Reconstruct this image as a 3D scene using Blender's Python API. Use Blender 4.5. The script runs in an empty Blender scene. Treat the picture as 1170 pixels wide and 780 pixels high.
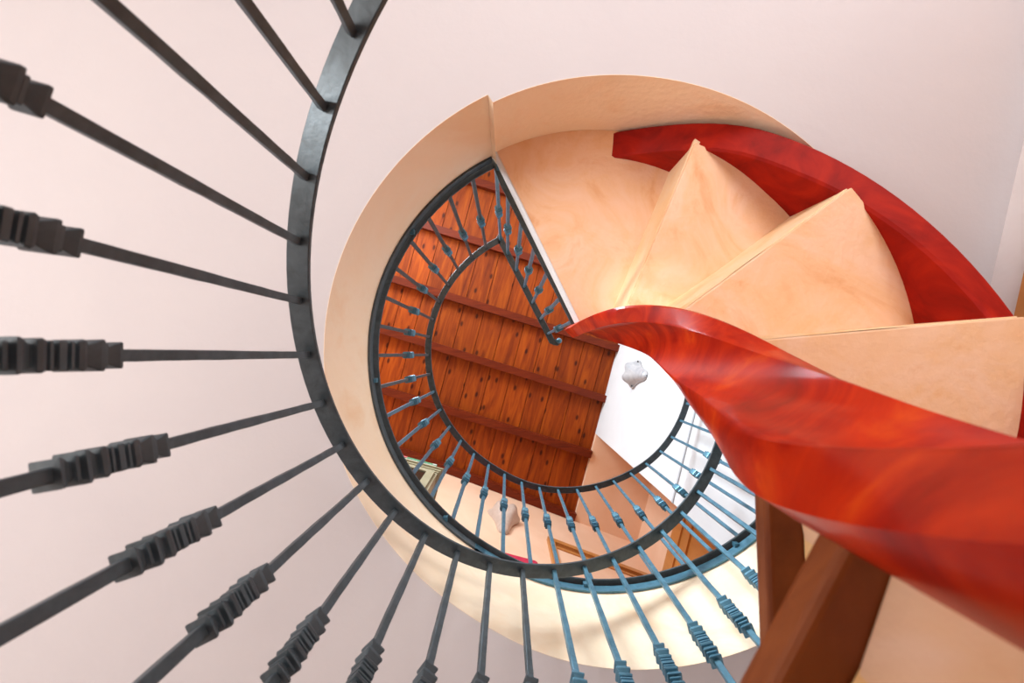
import bpy, bmesh, math, random
from mathutils import Vector, Matrix
random.seed(7)
C = bpy.context.scene.collection
PI = math.pi
OZ = 1.29                      # camera height above the lower floor; heights below are measured from the camera
AX, AY = .2724, -.0094         # axis of the spiral stair (camera stands at the plan origin)
NR = Vector((.96641, .25699)); UU = Vector((-.25699, .96641))   # plan directions of the building's walls

def rad(d): return math.radians(d)
def P(x, y, h): return Vector((x, y, h + OZ))
def pol(r, az, h): return P(AX + r*math.cos(rad(az)), AY + r*math.sin(rad(az)), h)
def W(a, b, h):
    q = NR*a + UU*b
    return P(q.x, q.y, h)
def lerp_table(tab, x):
    if x <= tab[0][0]: return tab[0][1]
    for (x0, y0), (x1, y1) in zip(tab, tab[1:]):
        if x <= x1: return y0 + (y1-y0)*(x-x0)/(x1-x0)
    return tab[-1][1]
def smooth_table(tab, x, w=7.0):
    return sum(lerp_table(tab, x + w*k/3)*c for k, c in zip(range(-3, 4), (1, 2, 3, 4, 3, 2, 1)))/16
def sstep(t):
    t = max(0., min(1., t)); return t*t*(3-2*t)

# ------------------------------------------------------------------ materials
def mat(name):
    m = bpy.data.materials.new(name); m.use_nodes = True
    nt = m.node_tree; b = nt.nodes['Principled BSDF']
    return m, nt, b
def N(nt, t, **kw):
    n = nt.nodes.new(t)
    for k, v in kw.items():
        if k in n.inputs.keys(): n.inputs[k].default_value = v
        else: setattr(n, k, v)
    return n
def ramp(nt, stops):
    r = nt.nodes.new('ShaderNodeValToRGB'); e = r.color_ramp.elements
    while len(e) < len(stops): e.new(.5)
    for s, (p, c) in zip(e, stops): s.position = p; s.color = (*c, 1)
    return r
def mottled(name, stops, scale=4, rough=.7, bump=.1, bscale=30, stretch=(1, 1, 1), coat=0, metallic=0, detail=6, dist=.6, spec=.5):
    m, nt, b = mat(name); L = nt.links
    tc = N(nt, 'ShaderNodeTexCoord'); mp = N(nt, 'ShaderNodeMapping'); mp.inputs['Scale'].default_value = stretch
    L.new(tc.outputs['Object'], mp.inputs['Vector'])
    n1 = N(nt, 'ShaderNodeTexNoise', Scale=scale, Detail=detail, Roughness=.6, Distortion=dist)
    L.new(mp.outputs[0], n1.inputs['Vector'])
    r = ramp(nt, stops); L.new(n1.outputs['Fac'], r.inputs[0]); L.new(r.outputs[0], b.inputs['Base Color'])
    n2 = N(nt, 'ShaderNodeTexNoise', Scale=bscale, Detail=4)
    L.new(mp.outputs[0], n2.inputs['Vector'])
    bp = N(nt, 'ShaderNodeBump', Strength=bump, Distance=.02)
    L.new(n2.outputs['Fac'], bp.inputs['Height']); L.new(bp.outputs[0], b.inputs['Normal'])
    b.inputs['Roughness'].default_value = rough; b.inputs['Metallic'].default_value = metallic
    b.inputs['Coat Weight'].default_value = coat; b.inputs['Coat Roughness'].default_value = .14
    b.inputs['Specular IOR Level'].default_value = spec
    return m
M = {}
M['ceiling'] = mottled('white_plaster', [(.3, (.585, .56, .572)), (.7, (.62, .595, .60))], 1.6, .85, .05, 40)
M['wall'] = mottled('warm_white_plaster', [(.3, (.78, .72, .70)), (.7, (.83, .77, .75))], 2, .85, .05, 40)
M['white_wall'] = mottled('bright_white_wall', [(.3, (.70, .70, .71)), (.7, (.76, .76, .77))], 2, .8, .03, 40)
M['peach'] = mottled('peach_wall', [(.3, (.80, .475, .30)), (.7, (.86, .56, .39))], 2.2, .8, .04, 40)
M['orange'] = mottled('orange_plaster', [(.28, (.78, .40, .19)), (.43, (.87, .54, .31)), (.60, (.90, .60, .41)), (.78, (.82, .46, .24))], 5.5, .6, .12, 60, dist=1.4)
M['riser'] = mottled('lit_orange_plaster', [(.28, (.90, .56, .27)), (.45, (.95, .69, .40)), (.62, (.95, .74, .50)), (.8, (.92, .64, .34))], 4.5, .55, .12, 60, dist=1.4)  # orange plaster yellowed and lightened to paint in window light on the risers
M['riser_glow'] = mottled('glow_tinted_plaster', [(.28, (.88, .46, .15)), (.45, (.93, .57, .24)), (.62, (.95, .64, .32)), (.8, (.90, .52, .20))], 4.5, .55, .12, 60, dist=1.4)  # riser plaster with a warm lit glow painted into its colour
M['fascia'] = mottled('pale_orange_plaster', [(.28, (.90, .64, .40)), (.5, (.95, .77, .57)), (.75, (.95, .73, .50))], 3.5, .6, .12, 50, dist=1.0)
M['red'] = mottled('red_lacquer', [(.27, (.20, .004, .001)), (.42, (.36, .008, .001)), (.58, (.54, .026, .002)), (.74, (.74, .095, .006))], 6, .45, .05, 14, coat=.22, dist=1.6, detail=8, spec=.1)
M['red2'] = mottled('dark_red_lacquer', [(.25, (.15, .003, .001)), (.5, (.30, .007, .002)), (.8, (.50, .020, .003))], 6, .6, .1, 18, coat=0, dist=1.8, detail=8, spec=.15)
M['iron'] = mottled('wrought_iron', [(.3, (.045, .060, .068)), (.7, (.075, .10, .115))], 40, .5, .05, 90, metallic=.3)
M['iron_lit'] = mottled('iron_window_lit', [(.3, (.055, .16, .23)), (.7, (.10, .26, .36))], 40, .33, .05, 90, metallic=.3)  # same iron with the cool window light painted into its colour
M['tread'] = mottled('dark_stained_wood', [(.3, (.12, .026, .006)), (.55, (.21, .052, .012)), (.75, (.30, .085, .02))], 6, .45, .05, 40, stretch=(1, 1, 6), spec=.25)
M['door_wood'] = mottled('honey_stained_wood', [(.3, (.42, .15, .03)), (.6, (.56, .22, .05)), (.8, (.62, .28, .07))], 5, .4, .04, 40, stretch=(1, 1, .3), coat=.2)
M['cream'] = mottled('cream_painted_wood', [(.3, (.27, .23, .14)), (.7, (.36, .31, .20))], 6, .55, .06, 40)
M['dark'] = mottled('dark_glass', [(.3, (.012, .012, .008)), (.7, (.03, .028, .02))], 3, .2, .0)
M['alabaster'] = mottled('alabaster_glass', [(.3, (.34, .35, .38)), (.55, (.48, .47, .48)), (.8, (.60, .59, .58))], 9, .35, .05, 30, dist=2)
M['warm_alabaster'] = mottled('peach_alabaster_glass', [(.3, (.50, .36, .29)), (.7, (.60, .46, .38))], 9, .35, .05, 30, dist=2)
M['red_fabric'] = mottled('crimson_fabric', [(.3, (.55, .01, .05)), (.7, (.66, .02, .07))], 30, .8, .2, 200)
M['green'] = mottled('green_card', [(.3, (.05, .22, .10)), (.7, (.14, .36, .20))], 25, .5, .0)
M['white_card'] = mottled('white_card', [(.3, (.50, .52, .47)), (.7, (.58, .58, .53))], 5, .5, .0)
M['red_card'] = mottled('red_card', [(.3, (.65, .06, .09)), (.7, (.75, .25, .25))], 60, .5, .0)
M['floor'] = mottled('terracotta_floor', [(.3, (.42, .24, .15)), (.7, (.52, .32, .20))], 3, .4, .05, 20)
M['brass'] = mottled('dull_brass', [(.3, (.4, .27, .08)), (.7, (.5, .35, .12))], 10, .3, .0, metallic=1)

def plank_material():
    m, nt, b = mat('orange_stained_planks'); L = nt.links
    tc = N(nt, 'ShaderNodeTexCoord'); g = N(nt, 'ShaderNodeNewGeometry')
    rot = N(nt, 'ShaderNodeMapping'); rot.inputs['Rotation'].default_value = (0, 0, -math.atan2(NR.y, NR.x))
    L.new(tc.outputs['Object'], rot.inputs['Vector'])
    off = N(nt, 'ShaderNodeVectorMath', operation='MULTIPLY_ADD')
    cmb = N(nt, 'ShaderNodeCombineXYZ')
    L.new(g.outputs['Random Per Island'], cmb.inputs[0]); L.new(g.outputs['Random Per Island'], cmb.inputs[1])
    off.inputs[1].default_value = (13, 29, 7)
    L.new(cmb.outputs[0], off.inputs[0]); L.new(rot.outputs[0], off.inputs[2])
    st = N(nt, 'ShaderNodeMapping'); st.inputs['Scale'].default_value = (9, .8, 9)
    L.new(off.outputs[0], st.inputs['Vector'])
    n1 = N(nt, 'ShaderNodeTexNoise', Scale=2.2, Detail=8, Roughness=.6, Distortion=1.2)
    L.new(st.outputs[0], n1.inputs['Vector'])
    r = ramp(nt, [(.25, (.14, .016, .001)), (.5, (.30, .046, .002)), (.75, (.46, .090, .004))])
    L.new(n1.outputs['Fac'], r.inputs[0])
    tint = N(nt, 'ShaderNodeMapRange'); tint.inputs['To Min'].default_value = .72; tint.inputs['To Max'].default_value = 1.18
    L.new(g.outputs['Random Per Island'], tint.inputs['Value'])
    mx = N(nt, 'ShaderNodeMix', data_type='RGBA', blend_type='MULTIPLY'); mx.inputs[0].default_value = 1
    L.new(r.outputs[0], mx.inputs[6]); L.new(tint.outputs[0], mx.inputs[7])
    vo = N(nt, 'ShaderNodeTexVoronoi', Scale=1.0, Randomness=1.0); vo.voronoi_dimensions = '2D'
    vs = N(nt, 'ShaderNodeMapping'); vs.inputs['Scale'].default_value = (5.2, 2.6, 1)
    L.new(off.outputs[0], vs.inputs['Vector']); L.new(vs.outputs[0], vo.inputs['Vector'])
    kr = ramp(nt, [(.045, (.10, .06, .05)), (.10, (1, 1, 1))])
    L.new(vo.outputs['Distance'], kr.inputs[0])
    m2 = N(nt, 'ShaderNodeMix', data_type='RGBA', blend_type='MULTIPLY'); m2.inputs[0].default_value = .85
    L.new(mx.outputs[2], m2.inputs[6]); L.new(kr.outputs[0], m2.inputs[7])
    L.new(m2.outputs[2], b.inputs['Base Color'])
    b.inputs['Roughness'].default_value = .6; b.inputs['Specular IOR Level'].default_value = .2
    return m
M['planks'] = plank_material()
M['beam'] = mottled('red_brown_beam_wood', [(.3, (.09, .010, .003)), (.6, (.16, .020, .004)), (.8, (.22, .032, .005))], 7, .45, .06, 40, stretch=(.5, 6, 6), dist=1, spec=.2)

# ------------------------------------------------------------------ object helpers
def link(name, me, m, parent=None, smooth=False):
    me.materials.append(m)
    o = bpy.data.objects.new(name, me); C.objects.link(o)
    if parent is not None: o.parent = parent
    if smooth:
        for p in me.polygons: p.use_smooth = True
        try: me.set_sharp_from_angle(angle=rad(38))
        except Exception: pass
    return o
def mesh(name, V, F, m, parent=None, smooth=False, fix=True):
    """V are world points; the mesh is stored relative to its parent"""
    off = parent_world(parent)
    me = bpy.data.meshes.new(name)
    me.from_pydata([tuple(Vector(v)-off) for v in V], [], F)
    if fix:
        b = bmesh.new(); b.from_mesh(me); bmesh.ops.recalc_face_normals(b, faces=b.faces); b.to_mesh(me); b.free()
    me.update()
    return link(name, me, m, parent, smooth)
def parent_world(o):
    v = Vector((0, 0, 0))
    while o is not None:
        v = v + o.location; o = o.parent
    return v
def tag(o, label=None, cat=None, group=None, kind=None):
    if label: o['label'] = label
    if cat: o['category'] = cat
    if group: o['group'] = group
    if kind: o['kind'] = kind
    return o
def thing(name, label, cat, loc, group=None):
    o = bpy.data.objects.new(name, None); C.objects.link(o); o.location = loc; o.empty_display_size = .05
    return tag(o, label, cat, group)
class MB:
    def __init__(s): s.V = []; s.F = []
    def add(s, V, F):
        n = len(s.V); s.V += [Vector(v) for v in V]; s.F += [tuple(i+n for i in f) for f in F]
    def prism(s, pts, lo, hi):
        """pts: plan loop of (x,y); lo, hi heights (camera-relative)"""
        n = len(pts)
        V = [P(x, y, lo) for x, y in pts] + [P(x, y, hi) for x, y in pts]
        F = [tuple(range(n))[::-1], tuple(range(n, 2*n))] + [(i, (i+1) % n, n+(i+1) % n, n+i) for i in range(n)]
        s.add(V, F)
    def wbox(s, a0, a1, b0, b1, h0, h1):
        q = [NR*a+UU*b for a, b in ((a0, b0), (a1, b0), (a1, b1), (a0, b1))]
        s.prism([(v.x, v.y) for v in q], h0, h1)
    def rings(s, R, closed=False, caps=True):
        """R: list of equal-length vertex loops"""
        n = len(R[0]); k = len(R); V = [v for r in R for v in r]; F = []
        for i in range(k if closed else k-1):
            j = (i+1) % k
            for a in range(n):
                b = (a+1) % n; F.append((i*n+a, i*n+b, j*n+b, j*n+a))
        if caps and not closed:
            F += [tuple(range(n))[::-1], tuple(range((k-1)*n, k*n))]
        s.add(V, F)
    def bar(s, path, w, t, ch=.0015):
        """flat bar along a path; w across (horizontal), t vertical"""
        R = []; n = len(path)
        for i, p in enumerate(path):
            d0 = (path[i]-path[i-1]) if i else (path[1]-path[0])
            d1 = (path[i+1]-path[i]) if i < n-1 else d0
            d = d0.normalized()+d1.normalized(); d.z = 0; d.normalize()
            sd = Vector((d.y, -d.x, 0))
            c = max(.35, d.dot(Vector((d0.x, d0.y, 0)).normalized()))
            a, b = w/2/c, t/2
            R.append([p+sd*x+Vector((0, 0, z)) for x, z in ((a-ch, -b), (a, -b+ch), (a, b-ch), (a-ch, b), (-a+ch, b), (-a, b-ch), (-a, -b+ch), (-a+ch, -b))])
        s.rings(R)
    def build(s, name, m, parent=None, smooth=False): return mesh(name, s.V, s.F, m, parent, smooth)
def struct(name, mb, m, parent=None, smooth=False):
    o = mb.build(name, m, parent, smooth)
    if parent is None: o['kind'] = 'structure'
    return o

# ------------------------------------------------------------------ heights
FL = -1.29          # lower floor
HF = 1.035          # underside of the slab (lower ceiling)
HB = 1.375          # upper floor / landing
HC = 4.50           # plank ceiling
HH = 2.338          # landing handrail
def h_rail(az): return .763 + (187.636-az)*.0055435

# outline of the stair opening in the slab (azimuth about the stair axis, radius)
HOLE = [(-243.5, .735), (-230, .730), (-218, .725), (-202, .725), (-192, .72), (-165, .72), (-140, .715), (-116.6, .715), (-116.4, .692), (-90, .692), (-75, .697),
        (-62, .705), (-46, .712), (-25, .725), (0, .76), (25, .80), (45, .81), (65, .79), (83, .775), (100, .76), (116.5, .735)]
def hole_r(az):
    while az > 116.5: az -= 360
    while az < -243.5: az += 360
    if -128 < az < -105: return lerp_table(HOLE, az)
    t = [(a-360, r) for a, r in HOLE[:-1]] + HOLE + [(a+360, r) for a, r in HOLE[1:]]
    return smooth_table(t, az, 10)

# ------------------------------------------------------------------ the room
def quadwall(name, pts, m):   # list of boxes
    b = MB()
    for p in pts: b.wbox(*p)
    return struct(name, b, m)
A0, A1 = -2.6, 1.128      # wall_left / wall_right (along NR)
B0 = -2.3                 # wall_back (along UU)
REC = 1.82                # back of the upstairs recess
def bw(a): return 1.3915 + .098*a      # face of wall_front
b = MB(); b.wbox(A0-.2, REC+.2, B0-.2, 1.9, FL-.1, FL); struct('floor', b, M['floor'])
quadwall('wall_left', [(A0-.12, A0, B0-.12, 1.75, FL, HC+.1)], M['wall'])
quadwall('wall_back', [(A0, REC, B0-.12, B0, FL, HC+.1)], M['wall'])
quadwall('wall_right', [(A1, A1+.12, B0, 1.6, FL, HB-.15)], M['wall'])
quadwall('wall_right.001', [(A1, A1+.10, B0, .575, HB, HC+.1)], M['white_wall'])
quadwall('wall_right.002', [(REC, REC+.1, .475, 1.62, HB, HC+.1), (A1+.1, REC, .475, .575, HB, HC+.1)], M['peach'])
def front(h0, h1, a0, a1, t=.12):
    q = [NR*a+UU*v for a, v in ((a0, bw(a0)), (a1, bw(a1)), (a1, bw(a1)+t), (a0, bw(a0)+t))]
    b = MB(); b.prism([(v.x, v.y) for v in q], h0, h1); return b
struct('wall_front', front(FL, HB-.15, A0, A1), M['wall'])
struct('wall_front.001', front(HB, HC+.1, A0, REC), M['peach'])
# slab with the round stair opening: ceiling below, floor on top
def ringloop(n=220, dr=0):
    out = []
    azs = [-116.6, -116.4] + [-116.4 + 360*i/n for i in range(1, n) if 360*i/n < 359.7]
    azs = sorted(set(azs))
    return [(a, hole_r(a)+dr) for a in azs]
def slab(name, lo, hi, m, inner):
    outer = []
    V = []; n = len(inner)
    for a, r in inner:
        p = pol(r, a, lo); V.append(p)
    for a, r in inner:     # project on to the rectangle of the storey
        d = Vector((math.cos(rad(a)), math.sin(rad(a)))); o = Vector((AX, AY))
        da, db = d.dot(NR), d.dot(UU); oa, ob = o.dot(NR), o.dot(UU)
        lim = []
        if da > 1e-6: lim.append((REC-oa)/da)
        if da < -1e-6: lim.append((A0-oa)/da)
        if db > 1e-6: lim.append((1.52-ob)/db)
        if db < -1e-6: lim.append((B0-ob)/db)
        k = min(lim); V.append(P(o.x+d.x*k, o.y+d.y*k, lo))
    V += [v+Vector((0, 0, hi-lo)) for v in V]
    F = []
    for i in range(n):
        j = (i+1) % n
        F += [(i, j, n+j, n+i), (2*n+i, 3*n+i, 3*n+j, 2*n+j), (i, 2*n+i, 2*n+j, j), (n+i, n+j, 3*n+j, 3*n+i)]
    o = mesh(name, V, F, m, smooth=False); o['kind'] = 'structure'; return o
ring = ringloop()
slab('ceiling', HF, HB-.15, M['ceiling'], [(a, r+.0005) for a, r in ring])
slab('floor.001', HB-.15, HB, M['floor'], [(a, r+.0005) for a, r in ring])
# orange plaster band lining the opening
V = []; F = []; n = len(ring)
for a, r in ring: V += [pol(r, a, HF-.001), pol(r, a, HB-.001), pol(r+.001, a, HF-.001), pol(r+.001, a, HB-.001)]
for i in range(n):
    j = (i+1) % n
    for p, q in ((0, 1), (1, 3), (3, 2), (2, 0)): F.append((4*i+p, 4*j+p, 4*j+q, 4*i+q))
o = mesh('trim_1', V, F, M['fascia'], smooth=True); o['kind'] = 'structure'
# plank ceiling upstairs
b = MB(); wdt = .225; k = A0
random.seed(3)
while k < A1 - .01:
    e = min(k+wdt-.006, A1)
    b.wbox(k, e, B0, 1.56, HC, HC+.03); k += wdt
b.wbox(A0, REC, B0, 1.62, HC+.03, HC+.06)
ceil2 = struct('ceiling.001', b, M['planks'])
tag(ceil2, kind='structure')
b = MB(); b.wbox(A1, REC, .575, 1.62, HC-.06, HC+.02); struct('ceiling.002', b, M['peach'])
def beam(a0, b0, a1, b1, w=.075, d=.085):
    p, q = Vector((a0, b0)), Vector((a1, b1)); t = (q-p).normalized(); s = Vector((-t.y, t.x))*w/2
    V = []
    for h in (HC-d, HC):
        for v in (p-s, q-s, q+s, p+s): V.append(W(v.x, v.y, h))
    o = mesh('beam', V, [(3, 2, 1, 0), (4, 5, 6, 7), (0, 1, 5, 4), (1, 2, 6, 5), (2, 3, 7, 6), (3, 0, 4, 7)], M['beam'], ceil2)
    return o
for u0 in (-1.66, -1.05, -.405, .146, .745):
    beam(A0, u0+.04*A0, A1+.0, u0+.04*A1)
beam(A0, bw(A0)-.04, A1, bw(A1)-.04)

# dado line on the white wall, door frames
b = MB(); b.wbox(A1-.006, A1+.001, B0, .575, 2.395, 2.41); struct('trim_2', b, mottled('grey_line', [(.3, (.45, .47, .5)), (.7, (.5, .52, .55))], 5, .6, 0))
def fbox(mb, a0, a1, d0, d1, h0, h1):      # box on wall_front: d = distance in front of its face
    q = [NR*a+UU*(bw(a)-d) for a, d in ((a0, d0), (a1, d0), (a1, d1), (a0, d1))]
    mb.prism([(v.x, v.y) for v in q], h0, h1)
dr = bpy.data.objects.new('door_1', None); C.objects.link(dr); dr.location = W(1.15, bw(1.15), HB); dr['kind'] = 'structure'
b = MB(); da0, da1, dt = .745, 1.70, 3.68
fbox(b, da0, da0+.06, 0, .035, HB, dt); fbox(b, da1-.06, da1, 0, .035, HB, dt); fbox(b, da0+.06, da1-.06, 0, .035, dt-.06, dt)
fbox(b, da0+.075, da1-.075, 0, .022, dt-.135, dt-.10); b.build('casing', M['door_wood'], dr)
b = MB(); fbox(b, da0+.06, da1-.06, 0, .012, HB+.005, dt-.10); b.build('leaf', M['peach'], dr)
b = MB(); fbox(b, da1-.16, da1-.10, .012, .06, HB+1.0, HB+1.03); b.build('handle', M['brass'], dr)
dr = bpy.data.objects.new('door_2', None); C.objects.link(dr); dr.location = W(REC, 1.1, HB); dr['kind'] = 'structure'
b = MB(); b0, b1 = .70, 1.50
b.wbox(REC-.03, REC, b0, b0+.09, HB, 3.70); b.wbox(REC-.03, REC, b1-.09, b1, HB, 3.70); b.wbox(REC-.03, REC, b0+.09, b1-.09, 3.40, 3.52)
b.wbox(REC-.045, REC, b0+.09, b1-.09, 3.52, 3.57); b.wbox(REC-.03, REC, b0+.09, b1-.09, 3.57, 3.70)
b.build('casing', M['door_wood'], dr)
b = MB(); b.wbox(REC-.012, REC, b0+.09, b1-.09, HB+.005, 3.40); b.build('leaf', M['door_wood'], dr)
b = MB(); b.wbox(REC-.06, REC-.012, b0+.14, b0+.20, HB+1.0, HB+1.03); b.build('handle', M['brass'], dr)
dr = bpy.data.objects.new('door_3', None); C.objects.link(dr); dr.location = W(A1, -.8, FL); dr['kind'] = 'structure'
b = MB(); b0, b1, dt = -1.35, -.30, .945
b.wbox(A1-.03, A1, b0, b0+.08, FL, dt); b.wbox(A1-.03, A1, b1-.08, b1, FL, dt); b.wbox(A1-.03, A1, b0+.08, b1-.08, dt-.08, dt)
b.build('casing', M['door_wood'], dr)
b = MB(); b.wbox(A1-.012, A1, b0+.08, b1-.08, FL+.005, dt-.08); b.build('leaf', M['door_wood'], dr)
b = MB(); b.wbox(A1-.06, A1-.012, b0+.13, b0+.19, FL+1.0, FL+1.03); b.build('handle', M['brass'], dr)

# ------------------------------------------------------------------ the staircase
RISE = .195
stair = thing('spiral_staircase', 'orange plaster spiral staircase with red twisted stringers, seen from underneath', 'staircase', P(AX, AY, FL))
RI, RO = .085, .632
def ro_at(az): return max(.615, min(.648, .622 + .0008*(az+36)))
BACK = {0: -5, -1: -36, -2: -67}
def nose(n): return 119.7 - 30.8*(4-n)          # azimuth of the nosing of step n (n grows downwards)
def back(n): return BACK.get(n, nose(n)-(1.6 if n < 3 else 9))    # azimuth of the inside face of its riser
def sector(a0, a1, r0, r1, k=14):
    L = [(ro_at(a0+(a1-a0)*i/k), a0+(a1-a0)*i/k) for i in range(k+1)] + [(r0, a1+(a0-a1)*i/5) for i in range(6)]
    return [(AX+r*math.cos(rad(a)), AY+r*math.sin(rad(a))) for r, a in L]
def shifted(n, d0, d1, r0, r1):
    """strip parallel to the nosing of step n between the offsets d0 and d1 (towards the rising side)"""
    a = rad(nose(n)); e = Vector((math.cos(a), math.sin(a))); s = Vector((math.sin(a), -math.cos(a)))
    o = Vector((AX, AY))
    return [tuple(o+e*r+s*d) for r, d in ((r0, d0), (r1, d0), (r1, d1), (r0, d1))]
def make_step(n):
    T = 1.05 - RISE*n; S = T-.125
    if T-RISE < FL+.01: S = FL
    lo = max(S-RISE+.012, FL)
    b = MB()
    a_hi, a_lo = back(n), back(n-1)
    if n == -1: a_lo = -67
    b.prism(sector(a_lo, a_hi, RI, RO), S, T-.026)
    # riser: a thin wall below the nosing, its inside face slightly sloped
    r1 = ro_at(back(n))
    e0 = [pol(RI, back(n)-.2, 0), pol(r1, back(n)-.2, 0)]
    f0 = shifted(n, .012, .012, RI, r1-.004)
    pl = [(e0[0].x, e0[0].y), (e0[1].x, e0[1].y), f0[1], f0[0]]
    if n >= 3: pl = shifted(n, .032, .047, RI, r1-.004)
    st = b.build('step', M['orange'], stair)
    b = MB(); b.prism(pl, lo, T-.027); b.build('riser', M['riser'] if n < 3 else M['riser_glow'], st)  # risers take the copies with light painted into the colour
    bv = st.modifiers.new('bev', 'BEVEL'); bv.width = .0025; bv.segments = 2; bv.limit_method = 'ANGLE'
    t = MB()
    L = [(RO-.004, a_lo-1), (RO-.004, (a_lo+nose(n))/2), (RO-.004, nose(n))]
    pts = [(AX+r*math.cos(rad(a)), AY+r*math.sin(rad(a))) for r, a in [(ro_at(a_lo)-.006, a_lo+(nose(n)-a_lo)*i/10) for i in range(11)] + [(.132, nose(n)), (.10, a_lo)]]
    # overhanging nose
    a = rad(nose(n)); s = Vector((-math.sin(a), math.cos(a)))*(.010 if n < 3 else .005)
    pts[10] = (pts[10][0]+s.x, pts[10][1]+s.y); pts[11] = (pts[11][0]+s.x, pts[11][1]+s.y)
    t.prism(pts, T-.0255, T)
    tb = t.build('tread_board', M['tread'], st)
    bv = tb.modifiers.new('bev', 'BEVEL'); bv.width = .006; bv.segments = 3; bv.limit_method = 'ANGLE'
for n in range(-1, 12): make_step(n)
# landing wedge at the head of the flight
LA, LB = Vector((-.036, -.644)), Vector((.226, -.103))     # its open edge, carrying the straight railing
d = (LB-LA).normalized(); s_out = Vector((-d.y, d.x)) if d.y > 0 else Vector((d.y, -d.x))
b = MB()
def wedge(sh):
    arc = [(.6925, -115.8+48.8*i/16) for i in range(17)]
    pts = [(AX+r*math.cos(rad(a)), AY+r*math.sin(rad(a))) for r, a in arc]
    pts += [(AX+.09*math.cos(rad(a)), AY+.09*math.sin(rad(a))) for a in (-67, -85, -110)] + [tuple(LB+s_out*sh)]
    pts[0] = tuple(LA+s_out*sh); return pts
lo_, hi_ = wedge(.001), wedge(0); k = len(lo_)
b.add([P(x, y, 1.292) for x, y in lo_]+[P(x, y, HB-.003) for x, y in hi_], [tuple(range(k))[::-1], tuple(range(k, 2*k))]+[(i, (i+1) % k, k+(i+1) % k, k+i) for i in range(k)])
st = b.build('landing', M['orange'], stair)
# its riser face
b = MB(); e0 = [pol(.09, -67.2, 0), pol(RO, -67.2, 0)]; f0 = shifted(-2, .0, .0, .09, RO-.004)
b.prism([(e0[0].x, e0[0].y), (e0[1].x, e0[1].y), f0[1], f0[0]], 1.132, HB-.004)
o = b.build('riser', M['riser'], st)
# pale plaster edge under the straight railing
V = []
for e in (.001, .005):
    for q, sh, h in ((LA, .001, 1.291), (LB, .001, 1.291), (LB, 0, HB-.001), (LA, 0, HB-.001)):
        v = q+s_out*(sh+e); V.append(P(v.x, v.y, h))
o = mesh('landing_edge', V, [(3, 2, 1, 0), (4, 5, 6, 7), (0, 1, 5, 4), (1, 2, 6, 5), (2, 3, 7, 6), (3, 0, 4, 7)], M['white_wall'], stair); o['label'] = 'pale plaster edge'

# centre stringer: a hollow red ribbon twisting round the axis
RIM = [(-140, 1.45), (-90, 1.50), (-48, 1.50), (-26, 1.33), (9, 1.016), (47, .83), (68, .72), (81, .64), (100, .50), (119, .38), (143, .22), (154, .15), (165, .10), (180, .02), (345, -.95)]
BOT = [(-140, 1.36), (-134, 1.32), (-120, 1.20), (-97, 1.03), (-50, .80), (-21, .668), (4, .553), (31, .406), (51, .30), (118, -.05), (345, -1.27)]
R = []
for i in range(0, 470, 3):
    az = -134+i
    t_, b_ = smooth_table(RIM, az, 9), max(smooth_table(BOT, az, 9), FL+.002)
    fl = sstep((az-55)/45.)*.04
    ro = .104; ri = .066 + .029*sstep((az-70)/60.)
    L = []
    for f in (0, .015, .05, .1, .2, .35, .5, .65, .8, .92, .98, 1):
        h = t_+(b_-t_)*f
        L.append((ro + fl*sstep((t_-h)/.05) - (.006 if f in (0, 1) else 0), h))
    bi = b_ + .028*(1-sstep((az+20)/60.))
    for f in (1, .98, .8, .5, .2, .03, 0):
        h = t_+(bi-t_)*f
        L.append((ri + (.004 if f in (0, 1) else 0), h))
    R.append([pol(r, az, h) for r, h in L])
b = MB(); b.rings(R); o = b.build('centre_stringer', M['red'], stair, True); o['label'] = 'glossy red twisted centre stringer'
# outer stringer
R = []
az = -86.5
while az <= 337:
    hr = h_rail(az); lo, hi = max(hr-1.055+.075*sstep((-55-az)/32.), FL+.002), hr-.865
    if az < -60: hi = min(hi, HB-.004)
    R.append([pol(r, az, h) for r, h in ((ro_at(az)-.008, lo+.006), (ro_at(az)-.002, lo), (.684, lo), (.690, lo+.006), (.690, hi-.006), (.684, hi), (ro_at(az)-.002, hi), (ro_at(az)-.008, hi-.006))])
    az += 3
b = MB(); b.rings(R); o = b.build('outer_stringer', M['red2'], stair, True); o['label'] = 'dark red outer stringer'

# ------------------------------------------------------------------ wrought iron railings
BW = .0062
HALF = [(0, .0066), (.0004, .0128), (.0032, .0126), (.012, .0074), (.0135, .0074), (.0140, .0112), (.0172, .0112), (.0178, .0082), (.0196, .0082), (.0202, .0146), (.0236, .0144),
        (.0330, .0092), (.0345, .0092), (.0352, .0130), (.0385, .0142), (.0420, .0130), (.0427, .0090), (.0445, .0090), (.0452, .0124), (.0480, .0124), (.0486, .0090), (.0515, .0090), (.0520, .0128)]
KNOT = HALF + [(.110-z, w) for z, w in HALF[::-1]]
def oct_loop(w, z, c=.16):
    c = w*c
    return [Vector((x, y, z)) for x, y in ((w, -w+c), (w, w-c), (w-c, w), (-w+c, w), (-w, w-c), (-w, -w+c), (-w+c, -w), (w-c, -w))]
def local_mesh(name, rings, m):
    b = MB(); b.rings(rings); me = bpy.data.meshes.new(name); me.from_pydata([tuple(v) for v in b.V], [], b.F)
    bb = bmesh.new(); bb.from_mesh(me); bmesh.ops.recalc_face_normals(bb, faces=bb.faces); bb.to_mesh(me); bb.free()
    me.materials.append(m); return me
def shaft_mesh(L, m):
    rnd = random.Random(5); R = []
    k = int(L/.03)
    for i in range(k+1):
        w = BW*(1+rnd.uniform(-.05, .05)); R.append([v+Vector((rnd.uniform(-.0003, .0003), rnd.uniform(-.0003, .0003), 0)) for v in oct_loop(w, -L*i/k)])
    return local_mesh('baluster', R, m)
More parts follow.
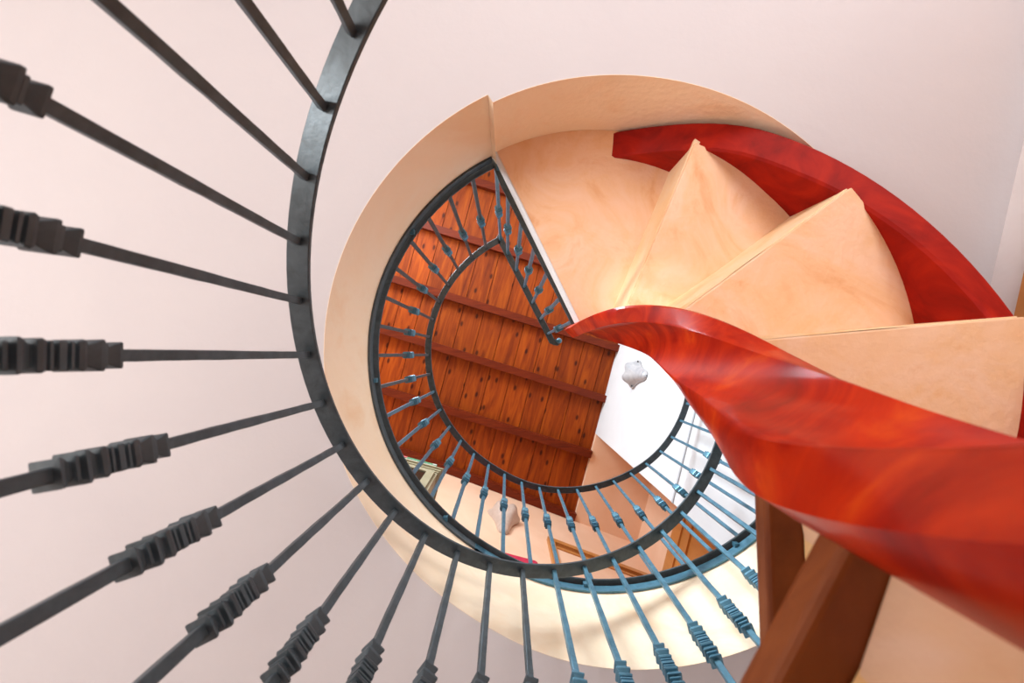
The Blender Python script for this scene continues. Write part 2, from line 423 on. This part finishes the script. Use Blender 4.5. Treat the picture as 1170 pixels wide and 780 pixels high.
KM = {k: local_mesh('knot', [oct_loop(w, -z, .10) for z, w in KNOT], M[k]) for k in ('iron', 'iron_lit')}
def baluster(me, root, top, yaw, m, drop):
    o = bpy.data.objects.new('baluster', me); C.objects.link(o); o.parent = root
    o.location = top-root.location; o.rotation_euler = (0, 0, yaw)
    k = bpy.data.objects.new('knot', KM[m]); C.objects.link(k); k.parent = o; k.location = (0, 0, -drop)
    return o
# --- railing of the flight
rl = thing('stair_railing', 'dark wrought iron railing curving up the outside of the spiral stairs, nearest the camera', 'railing', pol(.656, 180, h_rail(180)-.865))
hp = []
az = 352.
while az >= -64:
    hp.append(pol(.6555, az, h_rail(az)+.005)); az -= 2.5
b = MB(); b.bar(hp, .040, .010); b.build('handrail', M['iron'], rl)
sm = shaft_mesh(.868, M['iron'])
smb = shaft_mesh(.868, M['iron_lit'])
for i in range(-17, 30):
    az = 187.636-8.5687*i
    baluster(sm if az < -60 or az > 108 else smb, rl, pol(.6555, az, h_rail(az)), rad(az), 'iron' if az < -60 or az > 108 else 'iron_lit', .40)  # window-lit stretch of the railing uses the light-tinted iron
# --- railing round the opening on the floor above
lr = thing('landing_railing', 'dark wrought iron railing around the round stair opening upstairs', 'railing', pol(.72, 180, HB))
azs = [-115.5 - 360*0 - i for i in range(0, 1)]
curve = []
a = -62.
def rr(a): return hole_r(a)-.009
path_az = []
a = -62. + 360
while a > -116.4+360 - 0 and a > 360-116.4: a -= 999
# walk from the free end (hidden above the flight) round the far side to the corner of the landing
a = -62.
while a < 360-117.0: path_az.append(a); a += 3
path_az.append(360-117.0)
corner = Vector((-.041, -.651)); end = Vector((.251, -.073))
dd = (end-corner).normalized()
def railpath(h, low=False):
    L = [pol(rr(a), a, h) for a in path_az]
    L.append(P(corner.x, corner.y, h))
    off = (Vector((-dd.y, dd.x))*.008 if low else Vector((0, 0)))
    for k in range(1, 9): q = corner+(end-corner)*k/8+off; L.append(P(q.x, q.y, h))
    return L
b = MB(); hpth = railpath(HH+.005)
q = end; tail = [Vector((.266, -.066)), Vector((.277, -.064)), Vector((.286, -.070))]
hpth += [P(v.x, v.y, HH+.005-.004*k) for k, v in enumerate(tail)]
b.bar(hpth, .034, .010); b.build('handrail', M['iron'], lr)
b = MB()
rngs = []
for i in range(9):
    t = PI*i/8; rngs.append([P(.289, -.074, HH-.012)+Vector((.016*math.sin(t)*math.cos(2*PI*j/12)+1e-5*j, .016*math.sin(t)*math.sin(2*PI*j/12), .016*math.cos(t))) for j in range(12)])
b.rings(rngs); b.build('scroll_end', M['iron_lit'], lr, True)
b = MB(); b.bar(railpath(HB+.026, True), .024, .008); b.build('bottom_rail', M['iron'], lr)
b = MB()     # flat edging strip fixed along the lip of the opening
for seg, mm in (([a for a in path_az if a <= 122], 'iron_lit'), ([a for a in path_az if a >= 118], 'iron')):  # window-lit stretch painted bluer than the rest of the strip
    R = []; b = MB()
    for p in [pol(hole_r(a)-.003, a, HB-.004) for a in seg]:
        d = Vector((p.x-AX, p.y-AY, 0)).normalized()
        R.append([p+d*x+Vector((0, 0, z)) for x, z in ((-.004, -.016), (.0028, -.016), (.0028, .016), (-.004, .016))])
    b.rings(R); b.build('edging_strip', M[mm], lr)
JA = [-123.5, -131.6, -139.9, -148, -156.5, -165, -173, -181.1, -189.7, -197.8, -206.3, -214.8, -222.8, -231, -239, -247, -255, -262.8, -270.7, -278.5, -286.4, -294, -301.6, -309, -316.5, -323.8, -331.3, -338.7, -346, -353.5, -361, -368.5, -376, -383.5, -391, -398.5, -406, -413.5, -421]
sm2 = shaft_mesh(HH-HB-.028, M['iron_lit'])
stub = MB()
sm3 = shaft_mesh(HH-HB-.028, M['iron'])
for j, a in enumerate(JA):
    baluster(sm3 if j < 9 else sm2, lr, pol(rr(a), a, HH), rad(a), 'iron_lit', .405)  # plain iron on the unlit side, light-tinted copy elsewhere and on all knots
ST = [(-.032, -.646), (.011, -.566), (.057, -.471), (.104, -.380), (.148, -.290), (.193, -.200), (.2345, -.117)]
yaw = math.atan2(dd.y, dd.x)
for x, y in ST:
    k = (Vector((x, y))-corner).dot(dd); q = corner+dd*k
    baluster(sm2, lr, P(q.x, q.y, HH), yaw, 'iron_lit', .405)
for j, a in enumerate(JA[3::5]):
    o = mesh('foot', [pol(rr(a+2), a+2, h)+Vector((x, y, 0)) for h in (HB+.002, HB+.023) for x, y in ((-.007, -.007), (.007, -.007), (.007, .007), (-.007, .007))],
             [(3, 2, 1, 0), (4, 5, 6, 7), (0, 1, 5, 4), (1, 2, 6, 5), (2, 3, 7, 6), (3, 0, 4, 7)], M['iron_lit'], lr)
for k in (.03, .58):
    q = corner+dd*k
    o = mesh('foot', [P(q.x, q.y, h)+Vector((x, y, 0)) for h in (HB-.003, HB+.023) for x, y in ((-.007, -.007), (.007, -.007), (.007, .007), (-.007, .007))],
             [(3, 2, 1, 0), (4, 5, 6, 7), (0, 1, 5, 4), (1, 2, 6, 5), (2, 3, 7, 6), (3, 0, 4, 7)], M['iron_lit'], lr)

# ------------------------------------------------------------------ things upstairs
def sconce(label, base, out, m, k_=1.0):
    """half-bowl wall lamp; base: point on the wall at its middle, out: plan direction away from the wall"""
    out = Vector((out.x, out.y, 0)).normalized(); sd = Vector((-out.y, out.x, 0))
    t = thing('wall_lamp', label, 'lamp', base)
    prof = [(-.21, .012), (-.20, .030), (-.17, .042), (-.11, .052), (-.05, .066), (.0, .088), (.04, .112), (.07, .122), (.085, .118)]
    prof = [(z*k_, r*k_) for z, r in prof]
    R = []
    for z, r in prof:
        L = []
        for i in range(25):
            th = PI*i/24
            sc = 1 + .06*math.cos(th*6)*max(0, z+.08)/.16
            zz = z + (.022*math.cos(th*6) if z > .05 else 0)
            L.append(base + sd*(r*sc*math.cos(th)) + out*(r*sc*.95*math.sin(th)+.004) + Vector((0, 0, zz)))
        R.append(L)
    b = MB(); k = len(R); n = 25
    for i in range(k-1):
        V = R[i]+R[i+1]; b.add(V, [(j, j+1, n+j+1, n+j) for j in range(n-1)])
    b.add(R[0], [tuple(range(n))])
    o = b.build('lamp_shade', m, t, True)
    bb = bmesh.new(); bb.from_mesh(o.data); bmesh.ops.remove_doubles(bb, verts=bb.verts, dist=1e-5); bb.to_mesh(o.data); bb.free()
    so = o.modifiers.new('s', 'SOLIDIFY'); so.thickness = .006; so.offset = -1
    b = MB(); pl = []
    for x, y in ((-.05, -.10), (.05, -.10), (.05, .06), (-.05, .06)):
        pl.append((x, y))
    V = [base+sd*x+out*d+Vector((0, 0, y)) for d in (0, .008) for x, y in pl]
    b.add(V, [(3, 2, 1, 0), (4, 5, 6, 7), (0, 1, 5, 4), (1, 2, 6, 5), (2, 3, 7, 6), (3, 0, 4, 7)])
    b.build('wall_plate', M['white_wall'], t)
    for s in (-1, 1):
        b = MB(); c = base+sd*(s*.108)+out*.03+Vector((0, 0, .03)); rr_ = []
        for i in range(7):
            a = PI*i/6; rr_.append([c+Vector((.008*math.sin(a)*math.cos(2*PI*j/8)+1e-6*j, .008*math.sin(a)*math.sin(2*PI*j/8), .008*math.cos(a))) for j in range(8)])
        b.rings(rr_); b.build('clip', M['dark'], t, True)
    return t
sconce('white alabaster half-bowl wall lamp on the white wall beside the red stringer', W(A1, -.118, 3.55), -NR, M['alabaster'])
sconce('peach tinted half-bowl wall lamp on the peach wall under the plank ceiling', W(.345, bw(.345), 3.72), -UU, M['warm_alabaster'], 1.2)

# cream cupboard with a flat box on top
cu0, cu1, ca0, ca1, ct = .965, 1.235, -1.10, -.27, 3.20
cb = thing('cupboard', 'cream painted cupboard with moulded cornice and dark glazed door behind the landing railing', 'cupboard', W((ca0+ca1)/2, (cu0+cu1)/2, HB))
b = MB(); b.wbox(ca0, ca1, cu0+.02, cu1, HB, ct-.06); b.build('carcass', M['cream'], cb)
b = MB()
for h0, h1, e in ((ct-.06, ct-.045, .008), (ct-.045, ct-.02, .018), (ct-.02, ct, .03)): b.wbox(ca0-e, ca1+e, cu0-e+.02, cu1, h0, h1)
b.build('cornice', M['cream'], cb)
for k, (x0, x1) in enumerate(((ca0+.02, (ca0+ca1)/2-.003), ((ca0+ca1)/2+.003, ca1-.02))):
    b = MB(); y0, y1 = HB+.10, ct-.075; w = .055
    for p in ((x0, x0+w, y0, y1), (x1-w, x1, y0, y1), (x0+w, x1-w, y0, y0+w), (x0+w, x1-w, y1-w, y1)): b.wbox(p[0], p[1], cu0, cu0+.018, p[2], p[3])
    d_ = b.build('door', M['cream'], cb)
    b = MB(); b.wbox(x0+w, x1-w, cu0+.008, cu0+.017, y0+w, y1-w); o = b.build('pane', M['dark'], d_); o['label'] = 'dark glass pane'
    kx = x1-.028 if k == 0 else x0+.028
    b = MB(); b.wbox(kx-.009, kx+.009, cu0-.02, cu0, HB+.85, HB+.868); b.build('knob', M['brass'], d_)
gb = thing('flat_box', 'flat green and white box with red print lying on the cream cupboard', 'box', W(-.55, 1.1, ct))
b = MB(); b.wbox(-.85, -.30, .955, 1.2, ct+.001, ct+.034); b.build('base', M['white_card'], gb)
b = MB(); b.wbox(-.853, -.297, .951, 1.203, ct+.010, ct+.036); b.build('lid', M['green'], gb)
b = MB(); b.wbox(-.66, -.53, .9495, .951, ct+.012, ct+.034); b.build('printed_band', M['red_card'], gb)
b = MB(); b.wbox(-.33, -.30, .9495, .951, ct+.012, ct+.034); b.build('end_band', M['white_card'], gb)

# red armchair behind the railing
ac = thing('armchair', 'crimson upholstered armchair whose top edge shows above the landing edge', 'armchair', W(.12, 1.16, HB))
a0, a1, u0, u1, top = -.20, .42, .955, 1.36, 2.135
def soft(name, box, m, parent, r=.02):
    b = MB(); b.wbox(*box); o = b.build(name, m, parent); bv = o.modifiers.new('bev', 'BEVEL'); bv.width = r; bv.segments = 3; return o
soft('backrest', (a0, a1, u0, u0+.10, HB+.12, top), M['red_fabric'], ac)
soft('seat', (a0+.075, a1-.075, u0+.102, u1, HB+.12, HB+.40), M['red_fabric'], ac, .03)
for x in (a0, a1-.073): soft('armrest', (x, x+.073, u0+.102, u1, HB+.12, HB+.52), M['red_fabric'], ac)
for x in (a0+.03, a1-.07):
    for y in (u0+.03, u1-.07):
        b = MB(); b.wbox(x, x+.04, y, y+.04, HB, HB+.12); b.build('leg', M['tread'], ac)

# ------------------------------------------------------------------ light
def area(name, loc, target, size, energy, col, sy=None):
    l = bpy.data.lights.new(name, 'AREA'); l.energy = energy; l.color = col; l.size = size
    if sy: l.shape = 'RECTANGLE'; l.size_y = sy
    o = bpy.data.objects.new(name, l); C.objects.link(o); o.location = loc
    o.rotation_euler = (target-loc).to_track_quat('-Z', 'Y').to_euler(); return o
# upstairs window light from the upper left, unseen fill lamps added low in the lower room
area('upper_window_light', W(-1.9, -1.6, 3.3), W(.9, .8, 1.6), 1.3, 185, (.74, .90, 1.0))
area('upper_fill_light', W(.2, -2.0, 2.6), W(.3, 1.2, 3.3), 1.2, 16, (1, .93, .85))
area('lower_side_fill', W(-2.45, .2, -.55), W(.5, 0, .9), 1.4, 66, (1, .965, .94))
area('lower_back_light', W(.2, -2.1, -.4), W(.6, .2, .8), 1.4, 47, (.97, .97, 1.0))
l = bpy.data.lights.new('stairhead_fill_spot', 'SPOT'); l.energy = 150; l.spot_size = rad(9); l.spot_blend = 1; l.shadow_soft_size = .05; l.color = (1, .98, .97)  # unseen spot added to whiten the plaster beside the stringer's upper end
o = bpy.data.objects.new('stairhead_fill_spot', l); C.objects.link(o); o.location = P(-1.2, -.6, -.2); o.rotation_euler = (P(.31, -.17, 1.14)-o.location).to_track_quat('-Z', 'Y').to_euler()
l = bpy.data.lights.new('opening_edge_boost', 'SPOT'); l.energy = 520; l.spot_size = rad(26); l.spot_blend = .8; l.shadow_soft_size = .35; l.color = (.80, .93, 1)  # extra spot added to brighten the far edge of the opening
o = bpy.data.objects.new('opening_edge_boost', l); C.objects.link(o); o.location = W(-1.7, -1.5, 3.3); o.rotation_euler = (P(.72, .66, 1.2)-o.location).to_track_quat('-Z', 'Y').to_euler()
w = bpy.data.worlds.new('world'); bpy.context.scene.world = w; w.use_nodes = True
w.node_tree.nodes['Background'].inputs[0].default_value = (.9, .95, 1, 1); w.node_tree.nodes['Background'].inputs[1].default_value = .4

# ------------------------------------------------------------------ camera: straight up the well
F = 480.; dx, dy = (579.22-585)/F, (404.39-390)/F
n = Vector((dx, dy, 1)).normalized(); z = Vector((0, 0, 1))
q = z.rotation_difference(n).to_matrix()          # scene axes -> camera axes (right, down, forward)
right, down, fwd = Vector(q[0]), Vector(q[1]), Vector(q[2])
cam = bpy.data.cameras.new('camera'); co = bpy.data.objects.new('camera', cam); C.objects.link(co)
m = Matrix((right, -down, -fwd)).transposed().to_4x4(); m.translation = Vector((0, 0, OZ)); co.matrix_world = m
cam.sensor_width = 36; cam.lens = 36*F/1170; cam.clip_start = .01
cam.dof.use_dof = True; cam.dof.focus_distance = 1.5; cam.dof.aperture_fstop = 5.0
bpy.context.scene.camera = co
vs = bpy.context.scene.view_settings; vs.view_transform = 'Standard'; vs.look = 'None'; vs.exposure = 0
